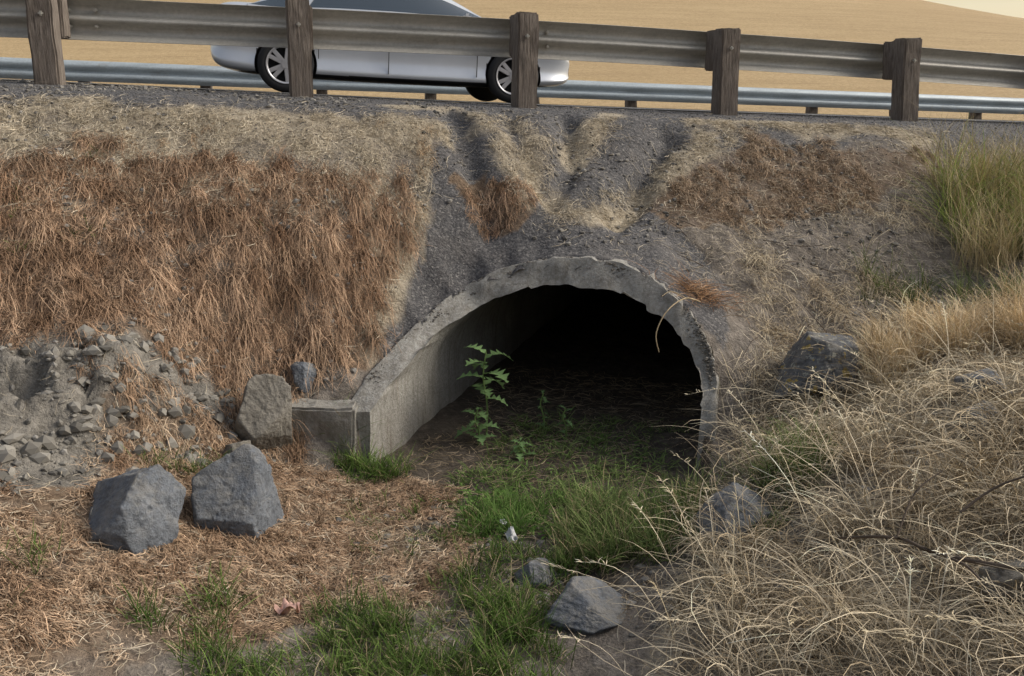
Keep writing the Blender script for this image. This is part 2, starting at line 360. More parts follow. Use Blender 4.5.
# ---------------------------------------------------------------- guard rails
def railtop(s): return 2.27+.62-.039*s-.002*np.clip(s*s,0,80)
def guardrail(name,ncen,topf,s_posts,side,mat,s0,s1):
    root=bpy.data.objects.new(name,None);COL.objects.link(root)
    P=[(0,.315),(.012,.31),(.03,.295),(.075,.262),(.083,.245),(.083,.215),(.07,.195),(.02,.172),(.015,.157),(.02,.142),(.07,.118),(.083,.10),(.083,.07),(.075,.052),(.03,.02),(.012,.005),(0,0)]
    S=np.linspace(s0,s1,160);off=.30 if side>0 else -.30
    co=[]
    for s in S:
        wob=.012*float(fbm(s*.6,ncen,3,88))
        for o,z in P:
            nn=ncen+off+side*o+wob;X,Y=SN(s,nn);co.append((X,Y,float(topf(s))-.33+z*1.05+.01*float(fbm(s*.4,2,2,90))))
    n=len(P);q=[(i*n+j,i*n+j+1,(i+1)*n+j+1,(i+1)*n+j) for i in range(len(S)-1) for j in range(n-1)]
    bm=rawmesh('w_beam',co,q,[mat]);bm.parent=root
    sm=bm.modifiers.new('t','SOLIDIFY');sm.thickness=.004
    rot=math.atan2(.2284,.9736)
    for k,s in enumerate(s_posts):
        t=float(topf(s));X,Y=SN(s,ncen);gz=float(road_z(s,ncen))-.05
        top=t+.03+.02*math.sin(k*2.3);top=top if ncen<1 else t+.0
        p=box('post',(X,Y,(gz-.3+top)/2),(.185,.19,top-gz+.3),M_wood,rotz=rot+.05*math.sin(k*5),bev=.014,parent=root,rough=.012,seed=k*3)
        p.rotation_euler[1]=.025*math.sin(k*1.7+1)
        X,Y=SN(s+.02,ncen+side*.195);box('blockout',(X,Y,t-.165+(.015*math.cos(k*3) if ncen<1 else -.01)),(.185,.20,.37 if ncen<1 else .30),M_wood,rotz=rot+.04*math.cos(k*4),bev=.012,parent=root,rough=.01,seed=k*7)
        X,Y=SN(s,ncen-side*.1);box('bolt',(X,Y,t-.165),(.035,.03,.035),M_rail,rotz=rot,bev=.01,parent=root)
    for s in (s_posts[0]+.0,s_posts[2],s_posts[4]):
        for o in(-.1,.1):
            for zz in(.10,.23):
                X,Y=SN(s+o+.2,ncen+off+side*.06);box('splice_bolt',(X,Y,float(topf(s))-.33+zz),(.03,.05,.03),M_rail,rotz=rot,bev=.008,parent=root)
    return root
guardrail('guardrail',0,railtop,[-5.715-1.905,-5.715,-3.81,-1.905,0,1.905,3.81,5.715,7.62],1,M_rail,-9,9)
guardrail('guardrail',8.5,lambda s:2.27+.282-.0352*s,[.38+1.905*k for k in range(-8,12)],-1,M_rail2,-16,24)
# ---------------------------------------------------------------- car
def car():
    root=bpy.data.objects.new('silver_sedan_car',None);COL.objects.link(root)
    paint=mat_plain('silver_paint',(.66,.69,.73),.3,.35,.8,.03);glass=mat_plain('car_glass',(.04,.06,.08),.04,0,1,.0,1.)
    black=mat_plain('black_trim',(.02,.02,.022),.5);tyre=mat_plain('tyre_rubber',(.022,.022,.023),.85);alloy=mat_plain('alloy_wheel',(.6,.6,.62),.3,.6)
    lampw=mat_plain('headlamp_lens',(.75,.78,.8),.1,.3,1);lampr=mat_plain('tail_lamp_lens',(.45,.02,.02),.15,0,1);chrome=mat_plain('chrome',(.7,.7,.72),.15,1)
    ST=[(-2.30,.55,.50,.80,.84),(-2.27,.72,.34,.92,.97),(-2.18,.81,.27,1.0,1.06),(-2.0,.87,.23,1.02,1.09),(-1.6,.905,.20,1.0,1.08),(-1.1,.915,.19,.97,1.04),(-.4,.92,.18,.95,1.0),(.4,.92,.18,.94,1.0),
        (.9,.915,.18,.94,1.02),(1.3,.91,.19,.90,1.0),(1.7,.89,.21,.83,.95),(1.97,.85,.23,.76,.86),(2.13,.76,.26,.69,.76),(2.22,.62,.31,.62,.67),(2.25,.45,.38,.56,.60)]
    co=[]
    for x,w,zb,zt,zc in ST:
        h=zt-zb
        # sill tuck, scooped door flank, crisp shoulder crease
        pts=[(0,zb),(.6*w,zb),(.93*w,zb+.01),(.985*w,zb+.06),(.99*w,zb+.14*h),(.935*w,zb+.30*h),(.955*w,zb+.55*h),(1.0*w,zb+.74*h),(.985*w,zb+.79*h),(.94*w,zb+.93*h),(.87*w,zt),(.5*w,zc-.01),(0,zc)]
        full=pts+[(-y,z) for y,z in pts[-2:0:-1]]
        for y,z in full: co.append((x,y,z))
    n=24;q=[]
    for i in range(len(ST)-1):
        for j in range(n): q.append((i*n+j,i*n+(j+1)%n,(i+1)*n+(j+1)%n,(i+1)*n+j))
    me=bpy.data.meshes.new('b');me.from_pydata(co,[],q+[tuple(range(n-1,-1,-1)),tuple((len(ST)-1)*n+j for j in range(n))]);
    body=bpy.data.objects.new('body',me);COL.objects.link(body)
    bm=bmesh.new();bm.from_mesh(me);bmesh.ops.recalc_face_normals(bm,faces=bm.faces);bm.to_mesh(me);bm.free()
    sb=body.modifiers.new('s','SUBSURF');sb.levels=3;sb.render_levels=3
    cut=[]
    for x in(-1.4,1.4):
        for sy in(-1,1):
            bpy.ops.mesh.primitive_cylinder_add(vertices=48,radius=.365,depth=.5,location=(x,sy*.87,.335),rotation=(math.pi/2,0,0));c=bpy.context.object;cut.append(c)
            bo=body.modifiers.new('c','BOOLEAN');bo.object=c;bo.operation='DIFFERENCE';bo.solver='EXACT'
    dg=bpy.context.evaluated_depsgraph_get();dg.update();me2=bpy.data.meshes.new_from_object(body.evaluated_get(dg))
    body.modifiers.clear();body.data=me2
    for c in cut: bpy.data.objects.remove(c)
    me2.materials.clear()
    for mt in(paint,black,lampw,lampr): me2.materials.append(mt)
    for p in me2.polygons:
        c=p.center;p.use_smooth=True;i=0
        if c.z<.235: i=1
        arch=min(math.hypot(c.x-1.4,c.z-.335),math.hypot(c.x+1.4,c.z-.335))
        if arch<.372 and abs(c.y)<.9 : i=1
        if c.x>1.88 and abs(c.y)>.42 and .60<c.z<.72-(c.x-1.9)*.08: i=2
        if c.x>2.14 and abs(c.y)<.6 and .32<c.z<.50: i=1
        if c.x<-1.98 and abs(c.y)>.45 and .82<c.z<.97: i=3
        p.material_index=i
    try: me2.set_sharp_from_angle(angle=math.radians(35))
    except Exception: pass
    body.parent=root
    G=[(-1.85,1.03,.74,.72),(-1.5,1.20,.76,.63),(-1.1,1.36,.78,.57),(-.7,1.43,.79,.57),(-.1,1.455,.79,.58),(.3,1.42,.79,.57),(.65,1.28,.78,.60),(1.0,1.09,.75,.66),(1.15,1.0,.72,.70)]
    co=[];
    for x,h,wb,wt in G:
        zb=.93 if -1.6<x<1.0 else .98
        pts=[(wb+.03,zb),(wb+.02,min(zb+.05,h)),(wt+.02,max(h-.06,zb+.03)),(wt-.06,h-.012),(0,h+.012)]
        full=pts+[(-y,z) for y,z in pts[-2::-1]]
        for y,z in full: co.append((x,y,z))
    q=[(i*9+j,i*9+j+1,(i+1)*9+j+1,(i+1)*9+j) for i in range(len(G)-1) for j in range(8)]
    gh=rawmesh('greenhouse',co,q,[glass,paint]);gh.parent=root
    for i,p in enumerate(gh.data.polygons):
        seg,j=divmod(i,8)
        if (j in(3,4) and 2<=seg<=4) or j in(2,5) or j in(0,7): p.material_index=1
    sb=gh.modifiers.new('s','SUBSURF');sb.levels=2;sb.render_levels=2
    for sy in(-1,1):
        for x0,x1 in((-.22,-.14),(-1.32,-1.18)):
            bx=box('pillar',(0,0,0),(.001,.001,.001),black,bev=0,parent=root)
            c2=[(x0,sy*.80,.96),(x1,sy*.80,.96),(x1+(-.02 if x0>-1 else .25),sy*.605,1.40),(x0+(-.02 if x0>-1 else .25),sy*.605,1.40)]
            me=bpy.data.meshes.new('p');me.from_pydata(c2,[],[(0,1,2,3)]);me.materials.append(black if x0>-1 else paint);bx.data=me
            bx.modifiers.new('t','SOLIDIFY').thickness=.02
        box('door_mirror',(.75,sy*.98,1.0),(.10,.18,.12),paint,bev=.03,parent=root)
        for x in(-.75,.25): box('door_handle',(x,sy*.915,.80),(.16,.03,.025),chrome,bev=.008,parent=root)
        for x,z0,z1 in((-.18,.28,.93),(.92,.30,.92),(-1.02,.42,.93)):
            box('door_seam',(x,sy*.905,(z0+z1)/2),(.008,.015,z1-z0),black,bev=0,parent=root)
    prof=[(.0,-.02),(.2,-.02),(.215,-.05),(.225,-.09),(.235,-.105),(.27,-.11),(.31,-.10),(.33,-.075),(.335,0),(.33,.08),(.3,.11),(.2,.11),(0,.11)]
    def wheel(x,sy):
        hub=bpy.data.objects.new('wheel',None);COL.objects.link(hub);hub.parent=root;hub.location=(x,sy*.80,.335)
        if sy>0: hub.rotation_euler=(0,0,math.pi)
        co=[];K=48
        for r,y in prof:
            for k in range(K):
                a=2*math.pi*k/K;co.append((r*math.cos(a),y,r*math.sin(a)))
        q=[(i*K+k,i*K+(k+1)%K,(i+1)*K+(k+1)%K,(i+1)*K+k) for i in range(len(prof)-1) for k in range(K)]
        t=rawmesh('tyre',co,q,[tyre]);t.parent=hub
        rp=[(.232,-.112),(.222,-.113),(.208,-.10),(.205,-.05)];co=[(r*math.cos(2*math.pi*k/K),y,r*math.sin(2*math.pi*k/K)) for r,y in rp for k in range(K)]
        q=[(i*K+k,i*K+(k+1)%K,(i+1)*K+(k+1)%K,(i+1)*K+k) for i in range(3) for k in range(K)]
        r_=rawmesh('rim',co,q,[alloy]);r_.parent=hub
        for k in range(10):
            a=2*math.pi*(k//2)/5+(.2 if k%2 else -.2)
            s=box('spoke',(.125*math.cos(a),-.085,.125*math.sin(a)),(.19,.03,.05),alloy,bev=.006,parent=hub);s.rotation_euler=(0,-a,0)
        bpy.ops.mesh.primitive_cylinder_add(radius=.05,depth=.04,location=(0,-.09,0),rotation=(math.pi/2,0,0));c=bpy.context.object;c.name='hub_cap';c.data.materials.append(alloy);c.parent=hub
    for x in(-1.4,1.4):
        for sy in(-1,1): wheel(x,sy)
    return root
CAR=car()
s0,n0=-.72,4.0
X,Y=SN(s0,n0);CAR.location=(X,Y,float(road_z(s0,n0))+.012);CAR.scale=(.965,.965,.965)
sl=math.atan((float(road_z(s0+1.4,n0))-float(road_z(s0-1.4,n0)))/2.8)
CAR.rotation_euler=(0,-sl,math.atan2(.2284,.9736))
# ---------------------------------------------------------------- boulders
M_r1=mat_rock('basalt_blue',(.165,.182,.205));M_r2=mat_rock('basalt_lichen',(.13,.137,.147),.9);M_r3=mat_rock('basalt_brown',(.19,.176,.15))
def boulder(x,y,dims,seed,mat,sink=.35,rot=0,name='boulder',np_=14):
    r=np.random.default_rng(seed);bm=bmesh.new();bmesh.ops.create_icosphere(bm,subdivisions=6,radius=1)
    i=np.arange(np_)+.5;ph=np.arccos(1-2*i/np_);th=i*2.39996+r.uniform(0,6)
    nrm=np.stack([np.cos(th)*np.sin(ph),np.sin(th)*np.sin(ph),np.cos(ph)],1)+r.normal(0,.35,(np_,3))
    nrm/=np.linalg.norm(nrm,axis=1)[:,None];dd=r.uniform(.58,.96,np_)
    V=np.array([v.co[:] for v in bm.verts]);D=V@nrm.T;D=np.where(D>.12,D,np.nan)
    R=np.nanmin(np.concatenate([dd/D,np.full((len(V),1),1.14)],1),1)
    rid=np.abs(fbm(V[:,0]*2.2+seed,V[:,1]*2.2+V[:,2]*2.6,4,seed+8))
    R=R*(1+.07*fbm(V[:,0]*2.5+seed,V[:,1]*2.5+V[:,2]*2,3,seed)-.035*sstep(.06,.0,rid)+.035*fbm(V[:,2]*7,V[:,0]*7+V[:,1]*5,5,seed+3))
    V=V*R[:,None]*np.array(dims)/2/.92
    for v,c in zip(bm.verts,V): v.co=c
    me=bpy.data.meshes.new(name);bm.to_mesh(me);bm.free();me.materials.append(mat)
    for p in me.polygons:p.use_smooth=True
    ob=bpy.data.objects.new(name,me);COL.objects.link(ob)
    ob.location=(x,y,hz1(x,y)+dims[2]*(.5-sink));ob.rotation_euler=(.1*math.sin(seed),.15*math.cos(seed),rot);return ob
BL=[(1.85,5.22,(.62,.45,.44),3,M_r2,.28,.3),(-1.71,3.78,(.44,.44,.52),6,M_r1,.44,.5),(-1.34,4.05,(.44,.44,.54),8,M_r1,.42,1.2),
(-1.42,4.92,(.36,.34,.50),13,M_r3,.40,.2),(-1.26,5.22,(.15,.14,.17),12,M_r1,.25,.2),(2.2,4.02,(.26,.22,.2),14,M_r1,.45,.2),(2.38,4.35,(.26,.22,.2),15,M_r1,.45,1.),
(.30,3.46,(.38,.28,.24),17,M_r1,.44,.1),(.10,3.80,(.20,.16,.16),19,M_r1,.4,.4),(1.02,3.85,(.38,.34,.26),21,M_r1,.35,.8),(-2.0,2.95,(.30,.3,.26),23,M_r1,.5,.8),
(-.33,3.0,(.14,.12,.08),25,M_r1,.3,.8),(1.75,2.85,(.34,.26,.22),27,M_r3,.45,.8),(-1.5,4.62,(.2,.16,.18),33,M_r3,.4,.8)]
for a in BL: boulder(*a)
# ---------------------------------------------------------------- loose stones
def stones(name,X,Y,S,mat,colr):
    bm=bmesh.new();bmesh.ops.create_icosphere(bm,subdivisions=1,radius=1);V=np.array([v.co[:] for v in bm.verts]);F=np.array([[v.index for v in f.verts] for f in bm.faces]);bm.free()
    n=len(X);J=V[None]*(1+rng.uniform(-.28,.28,(n,len(V),1)));J=J*S[:,None,None]*rng.uniform(.55,1.25,(n,1,3))*np.array([1,1,.7])
    a=rng.uniform(0,6.28,n);c,s=np.cos(a)[:,None],np.sin(a)[:,None];x=J[...,0]*c-J[...,1]*s;y=J[...,0]*s+J[...,1]*c
    co=np.stack([x+X[:,None],y+Y[:,None],J[...,2]+(hz(X,Y)+S*.15)[:,None]],-1)
    q=F[None]+(np.arange(n)*len(V))[:,None,None]
    col=np.repeat(colr[:,None,:],len(V),1)
    return rawmesh(name,co,q,[mat],False,col,tri=True)
M_st=mat_blade('stone_mat',0.)
def rnd(n,x0,x1,y0,y1): return rng.uniform(x0,x1,n),rng.uniform(y0,y1,n)
S_=rng.uniform(-7,6,20000);Nn=rng.uniform(-1.3,.95,20000);X,Y=SN(S_,Nn)
sz=.003+.007*rng.random(20000)**3;g=rng.uniform(.08,.2,20000);stones('shoulder_gravel',X,Y,sz,M_st,np.stack([g*1.03,g,g*.98],1))
X,Y=rnd(50000,-4,4.5,2.2,7.6);k=~mouth(X,Y)&(fbm(X*2,Y*2,3,91)>-.05)|inpoly(X,Y,PR);X,Y=X[k],Y[k];k=~((uv(X,Y)[1]>-.45)&(np.abs(uv(X,Y)[0])<1.12)&(uv(X,Y)[1]<.8));X,Y=X[k],Y[k];n=len(X)
sz=.003+.024*rng.random(n)**8;g=rng.uniform(.11,.30,n);stones('scattered_stones',X,Y,sz,M_st,np.stack([g*1.05,g,g*.91],1))
# crumbled clods on the eroded bank
X,Y=rnd(2600,-3.1,-1.2,3.5,5.1);k=inpoly(X,Y,PR)&(fbm(X*4,Y*4,3,19)>-.1);X,Y=X[k],Y[k];n=len(X);g=rng.uniform(.13,.30,n)
stones('bank_clods',X,Y,.008+.045*rng.random(n)**5,M_st,np.stack([g*1.06,g,g*.88],1))
# spilled soil and grit lying along the top of the rim
A=rng.uniform(8,172,2600);r=np.radians(A);kk=1-np.abs(rng.normal(0,.22,2600));kk=np.clip(kk,.3,1.1)
U=(.9+(.17-.08*np.clip(np.cos(r),0,1))*kk)*np.cos(r);V=rimv(A)+.10*np.sin(r)*kk+.01;X,Y=W(U,V)
_hz=hz;ZR=SP+(1.0+.17*kk-SP)*np.sin(r);hz=lambda a,b:ZR-.004
g=rng.uniform(.10,.24,2600);stones('rim_grit',X,Y,.003+.012*rng.random(2600)**4,M_st,np.stack([g*1.08,g,g*.88],1));hz=_hz
# ---------------------------------------------------------------- grasses
def blades(name,x,y,az,L,lean,bend,up,droop,w,col,K=4,mat=None,lift=.0,clamp=True,tipcol=1.15,twist=.6,base_z=None,curl=.25,root=.6):
    n=len(x);t=np.linspace(0,1,K+1)[None];z0=(hz(x,y) if base_z is None else base_z)+lift
    f=lambda a:np.broadcast_to(np.asarray(a,float),(n,))[:,None]
    hor=f(L)*(f(lean)*t+f(bend)*t*t);ver=f(L)*(f(up)*t-f(droop)*t*t)
    az=az[:,None]+f(rng.normal(0,curl,n))*t
    px=x[:,None]+np.cos(az)*hor;py=y[:,None]+np.sin(az)*hor;pz=z0[:,None]+ver
    if clamp: pz=np.maximum(pz,hz(px,py)+.003+.02*rng.random((n,1)))
    tw=rng.normal(0,twist,n)[:,None];sx=-np.sin(az)*np.cos(tw);sy=np.cos(az)*np.cos(tw);sz=np.sin(tw)+0*az
    ww=f(w)*.5*(1-t)**.6*(.75+.5*t)+.0003
    A=np.stack([px-sx*ww,py-sy*ww,pz-sz*ww],-1);B=np.stack([px+sx*ww,py+sy*ww,pz+sz*ww],-1)
    co=np.stack([A,B],2).reshape(-1,3)
    b=(np.arange(n)*(K+1)*2)[:,None];k=np.arange(K)[None]*2
    q=np.stack([b+k,b+k+1,b+k+3,b+k+2],-1).reshape(-1,4)
    cc=col[:,None,None,:]*(root+(1.2-root)*t[...,None,None]*tipcol/1.15)*np.ones((1,1,2,1))  # shade between blades painted into the colour: dark at the root, lighter to the tip
    return co,q,np.clip(cc,0,1).reshape(-1,3)
def joinb(name,parts,mat):
    off=0;C=[];Q=[];K=[]
    for co,q,c in parts:
        C.append(co);Q.append(q+off);K.append(c);off+=len(co)
    return rawmesh(name,np.concatenate(C),np.concatenate(Q),[mat],True,np.concatenate(K))
def scatter(poly,n,wob=.14,thr=None,nf=2.2,seed=1,mind=0):
    p=np.array(poly);x=rng.uniform(p[:,0].min()-.1,p[:,0].max()+.1,n*(3 if not mind else 12));y=rng.uniform(p[:,1].min()-.1,p[:,1].max()+.1,len(x))
    k=inpoly(x+wob*2*fbm(x*3,y*3,3,seed),y+wob*2*fbm(x*3,y*3,3,seed+5),poly)&~mouth(x,y)
    if thr is not None: k&=fbm(x*nf,y*nf,3,seed+9)>thr
    x,y=x[k],y[k]
    if mind:
        ox,oy=[],[]
        for a,b in zip(x,y):
            if len(ox)>=n: break
            if not ox or ((np.array(ox)-a)**2+(np.array(oy)-b)**2).min()>mind*mind: ox.append(a);oy.append(b)
        return np.array(ox),np.array(oy)
    return x[:n],y[:n]
MB=mat_blade('dry_brown_blade',.0);MS=mat_blade('straw_blade',.0);MG=mat_blade('green_blade',.3)
def mixcol(n,a,b,var=.15):
    t=rng.random(n)[:,None];c=np.array(a)*(1-t)+np.array(b)*t;return c*(1+rng.normal(0,var,(n,1)))
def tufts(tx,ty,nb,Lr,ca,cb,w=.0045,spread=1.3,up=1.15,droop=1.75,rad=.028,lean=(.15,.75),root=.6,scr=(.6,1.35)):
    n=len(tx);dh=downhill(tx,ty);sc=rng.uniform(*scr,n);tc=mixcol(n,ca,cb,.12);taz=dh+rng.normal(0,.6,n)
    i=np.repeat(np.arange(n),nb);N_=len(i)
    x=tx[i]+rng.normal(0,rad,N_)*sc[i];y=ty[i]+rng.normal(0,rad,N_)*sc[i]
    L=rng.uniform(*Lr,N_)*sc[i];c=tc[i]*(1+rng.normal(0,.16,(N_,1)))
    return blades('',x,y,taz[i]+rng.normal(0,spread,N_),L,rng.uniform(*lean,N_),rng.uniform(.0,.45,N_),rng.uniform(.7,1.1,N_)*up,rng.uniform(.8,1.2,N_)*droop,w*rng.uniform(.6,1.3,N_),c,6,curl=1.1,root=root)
BR1,BR2=(.38,.24,.15),(.68,.48,.325)
parts=[]
# mop-like drooping tussocks: an upright crown whose leaves arch over and hang down-slope
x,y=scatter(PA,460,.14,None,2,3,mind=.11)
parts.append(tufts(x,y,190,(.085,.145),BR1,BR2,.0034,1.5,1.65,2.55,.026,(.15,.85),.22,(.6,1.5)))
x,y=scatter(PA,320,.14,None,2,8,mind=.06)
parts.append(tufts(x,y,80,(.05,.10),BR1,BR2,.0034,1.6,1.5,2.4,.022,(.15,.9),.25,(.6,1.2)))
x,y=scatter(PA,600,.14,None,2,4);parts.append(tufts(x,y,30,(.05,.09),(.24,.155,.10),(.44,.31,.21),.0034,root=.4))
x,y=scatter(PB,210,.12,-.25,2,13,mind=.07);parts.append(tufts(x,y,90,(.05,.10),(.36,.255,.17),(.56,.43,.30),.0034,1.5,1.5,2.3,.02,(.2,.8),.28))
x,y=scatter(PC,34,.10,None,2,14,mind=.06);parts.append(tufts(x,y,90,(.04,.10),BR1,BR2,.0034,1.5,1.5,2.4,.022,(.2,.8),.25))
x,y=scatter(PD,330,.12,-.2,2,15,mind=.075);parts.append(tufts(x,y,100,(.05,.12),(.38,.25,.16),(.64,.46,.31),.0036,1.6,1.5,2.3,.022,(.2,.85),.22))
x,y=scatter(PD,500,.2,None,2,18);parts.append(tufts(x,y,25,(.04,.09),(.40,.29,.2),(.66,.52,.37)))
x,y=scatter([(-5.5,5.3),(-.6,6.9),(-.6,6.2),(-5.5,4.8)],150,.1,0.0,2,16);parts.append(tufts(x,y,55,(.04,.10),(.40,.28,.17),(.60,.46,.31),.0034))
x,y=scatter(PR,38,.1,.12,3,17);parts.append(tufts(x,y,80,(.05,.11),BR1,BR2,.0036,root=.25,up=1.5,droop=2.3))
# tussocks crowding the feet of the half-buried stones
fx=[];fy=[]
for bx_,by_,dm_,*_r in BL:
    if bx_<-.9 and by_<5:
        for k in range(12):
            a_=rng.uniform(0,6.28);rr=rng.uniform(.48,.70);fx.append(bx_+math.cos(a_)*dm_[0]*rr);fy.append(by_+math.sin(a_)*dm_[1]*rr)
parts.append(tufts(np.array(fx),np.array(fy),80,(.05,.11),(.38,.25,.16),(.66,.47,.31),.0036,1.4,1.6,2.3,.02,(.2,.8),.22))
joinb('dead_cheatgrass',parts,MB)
SL1,SL2=(.42,.355,.255),(.76,.67,.52)
parts=[]
def lying(x,y,Lr,ca,cb,w=.0032,upr=.12):
    n=len(x);return blades('',x,y,rng.uniform(0,6.28,n),rng.uniform(*Lr,n),1.,0,rng.uniform(0,upr,n),rng.uniform(0,upr,n),w*rng.uniform(.6,1.3,n),mixcol(n,ca,cb,.2),3,lift=.004,tipcol=1.,curl=.7)
x,y=rnd(150000,-4.6,5.2,2.0,8.2);s_,n_=sn(x,y)
nzz=fbm(x*4,y*4,4,70);dens=np.zeros_like(x)+.10
for st in STREAK: dens=np.maximum(dens,sstep(.20,.06,dpoly(x,y,st)+nzz*.16)*.98)
dens=np.maximum(dens,((x<-.6)&(n_<-.75)&(n_>-1.75))*np.clip(.6+nzz,.1,.9))
dens=np.maximum(dens,inpoly(x,y,PF)*.8);dens=np.maximum(dens,(x>1.2)*(n_<-.9)*.5);dens=np.maximum(dens,inpoly(x,y,PD)*.25)
dens=np.where(n_>-.6,.02,dens);dens=np.where(inpoly(x,y,PR),.05,dens)
k=(rng.random(len(x))<dens)&~mouth(x,y);x,y=x[k],y[k]
parts.append(lying(x,y,(.03,.12),SL1,SL2))
x,y=rnd(3600,-4.6,5,5.5,8.1);s_,n_=sn(x,y);d=np.full(x.shape,9.)
for st in STREAK: d=np.minimum(d,dpoly(x,y,st))
k=((d<.09)|((x<-.6)&(n_<-.8)&(n_>-1.6)&(fbm(x*2,y*2,3,5)>-.1)))&(n_<-.6)&~mouth(x,y);x,y=x[k][:900],y[k][:900]
parts.append(tufts(x,y,45,(.03,.08),SL1,SL2,.003,1.6,.6,.8))
joinb('straw_litter',parts,MS)
parts=[]
DG1,DG2=(.46,.365,.24),(.80,.69,.50)
x,y=scatter(PF,420,.15,None,2,23);parts.append(tufts(x,y,60,(.14,.32),DG1,DG2,.0035,1.8,1.,.9,.05,root=.45))
x,y=scatter(PF,150,.15,.0,2,24);parts.append(tufts(x,y,45,(.3,.5),DG1,DG2,.0035,1.8,1.1,.75,.05,root=.45))
x,y=scatter([(.6,2.6),(.9,3.6),(1.6,4.2),(2.6,3.8),(2.4,2.0)],50,.15,None,2,34);parts.append(tufts(x,y,40,(.3,.5),DG1,DG2,.004,2.2,1.2,.7,.04,(.1,.9),root=.45))
x,y=scatter([(1.2,5.2),(1.8,6.5),(3.2,7.3),(6,7.8),(6,5),(2.5,5.3)],280,.15,-.1,2,25);parts.append(tufts(x,y,45,(.10,.24),DG1,DG2,.0035,1.6,1.,1.,.05))
x,y=scatter([(2.1,5.0),(2.5,5.7),(3.3,5.6),(3.2,4.9)],30,.1,None,2,26);parts.append(tufts(x,y,110,(.25,.42),(.6,.46,.28),(.84,.70,.48),.0035,2.,1.2,.4,.05,(.1,.4)))
x,y=scatter([(3.1,6.3),(3.2,7.2),(5,7.8),(5,6)],40,.1,None,2,27);parts.append(tufts(x,y,80,(.3,.6),(.5,.42,.22),(.7,.58,.36),.004,2.,1.3,.3,.06,(.1,.4)))
x,y=scatter(PF,480,.15,None,2,28);n=len(x);L=rng.uniform(.3,.62,n);az=rng.uniform(0,6.28,n);le=rng.uniform(.1,.6,n);be=rng.uniform(.1,.7,n);up=rng.uniform(.7,1.05,n);dr=rng.uniform(.1,.7,n);cs=mixcol(n,(.6,.5,.32),(.88,.78,.58))
parts.append(blades('',x,y,az,L,le,be,up,dr,.0042,cs,6,twist=.1,curl=0))
i=np.repeat(np.arange(n),12);m_=len(i);tt=rng.uniform(.75,1,m_)
bx=x[i]+np.cos(az[i])*L[i]*(le[i]*tt+be[i]*tt*tt);by=y[i]+np.sin(az[i])*L[i]*(le[i]*tt+be[i]*tt*tt);bz=hz(x,y)[i]+L[i]*(up[i]*tt-dr[i]*tt*tt)
parts.append(blades('',bx,by,az[i]+rng.normal(0,.9,m_),rng.uniform(.02,.05,m_),.8,0,.5,.3,.005,cs[i]*1.05,2,base_z=bz,clamp=False))
joinb('dry_tall_grass',parts,MS)
parts=[]
G1,G2=(.075,.135,.032),(.195,.28,.08)
def green(poly,n,Lr,seed,nb=22,thr=None,ca=G1,cb=G2,w=.0045,wob=.1,dry=.14):
    x,y=scatter(poly,n,wob,thr,3,seed)
    nn=len(x);i=np.repeat(np.arange(nn),nb);N_=len(i);sc=rng.uniform(.45,1.35,nn)
    xx=x[i]+rng.normal(0,.03,N_);yy=y[i]+rng.normal(0,.03,N_);ct=mixcol(nn,ca,cb,.2)
    cc=ct[i]*(1+rng.normal(0,.15,(N_,1)));dk=rng.random(N_)<dry;cc[dk]=mixcol(int(dk.sum()),(.34,.27,.16),(.6,.5,.32),.15)
    parts.append(blades('',xx,yy,rng.uniform(0,6.28,N_),rng.uniform(*Lr,N_)*sc[i],rng.uniform(.05,.6,N_),rng.uniform(0,.5,N_),rng.uniform(.7,1.05,N_),rng.uniform(0,.45,N_),w*rng.uniform(.6,1.3,N_),cc,4,root=.45))
green([(-1.0,5.0),(-.95,4.75),(-.6,4.7),(-.55,4.95)],55,(.1,.22),41,dry=.05)
green([(-.4,5.0),(.6,5.05),(.8,4.7),(.35,4.2),(-.25,4.2)],380,(.04,.14),42,20,-.15,(.09,.18,.04),(.25,.38,.12),dry=.07)
green([(.4,4.6),(1.1,4.75),(1.5,4.6),(1.6,4.0),(1.05,3.6),(.6,3.5),(.25,3.8)],380,(.10,.24),43,22,-.15,(.11,.16,.055),(.25,.32,.12),dry=.2)
green([(-1.6,2.95),(-1.3,3.3),(-.8,3.6),(-.3,3.55),(-.3,2.85),(-1.4,2.65)],260,(.05,.15),44,20,-.03,wob=.2)
green([(-.35,3.2),(-.2,3.75),(.2,3.8),(.35,3.0),(-.2,2.8)],180,(.06,.19),45,20,-.05,wob=.2)
green([(-.45,4.3),(0,4.4),(.2,3.9),(-.3,3.7)],70,(.05,.13),46,18,-.05)
green([(3.35,6.5),(3.45,7.3),(5,7.8),(5,6.2)],120,(.3,.72),47,28,None,(.20,.29,.07),(.42,.50,.16),.006)
green([(2.3,6.0),(2.6,6.4),(3.0,6.3),(2.7,5.9)],22,(.15,.3),48,22,None,(.12,.17,.05),(.25,.30,.12))
green([(2.9,5.9),(3.2,6.2),(3.6,6.0),(3.3,5.7)],22,(.15,.3),52,22,None,(.12,.17,.05),(.25,.30,.12))
green([(-2.3,2.9),(-2.2,3.6),(-1.9,3.5),(-1.8,2.9)],24,(.06,.14),49,18,None)
green([(-3.5,4.9),(-3,6),(-1,6.6),(-1,6.2),(-2.6,5.0)],7,(.05,.1),50,16,None)
green([(-1.9,4.5),(-1.5,4.6),(-1.5,4.3),(-1.9,4.2)],14,(.06,.16),51,18,None)
green([(-.9,4.6),(.2,4.6),(.2,3.4),(-.9,3.4)],80,(.04,.1),53,14,None)
xx,yy=scatter([(-.35,4.95),(.8,4.95),(.8,4.2),(-.3,4.1)],700,.05)
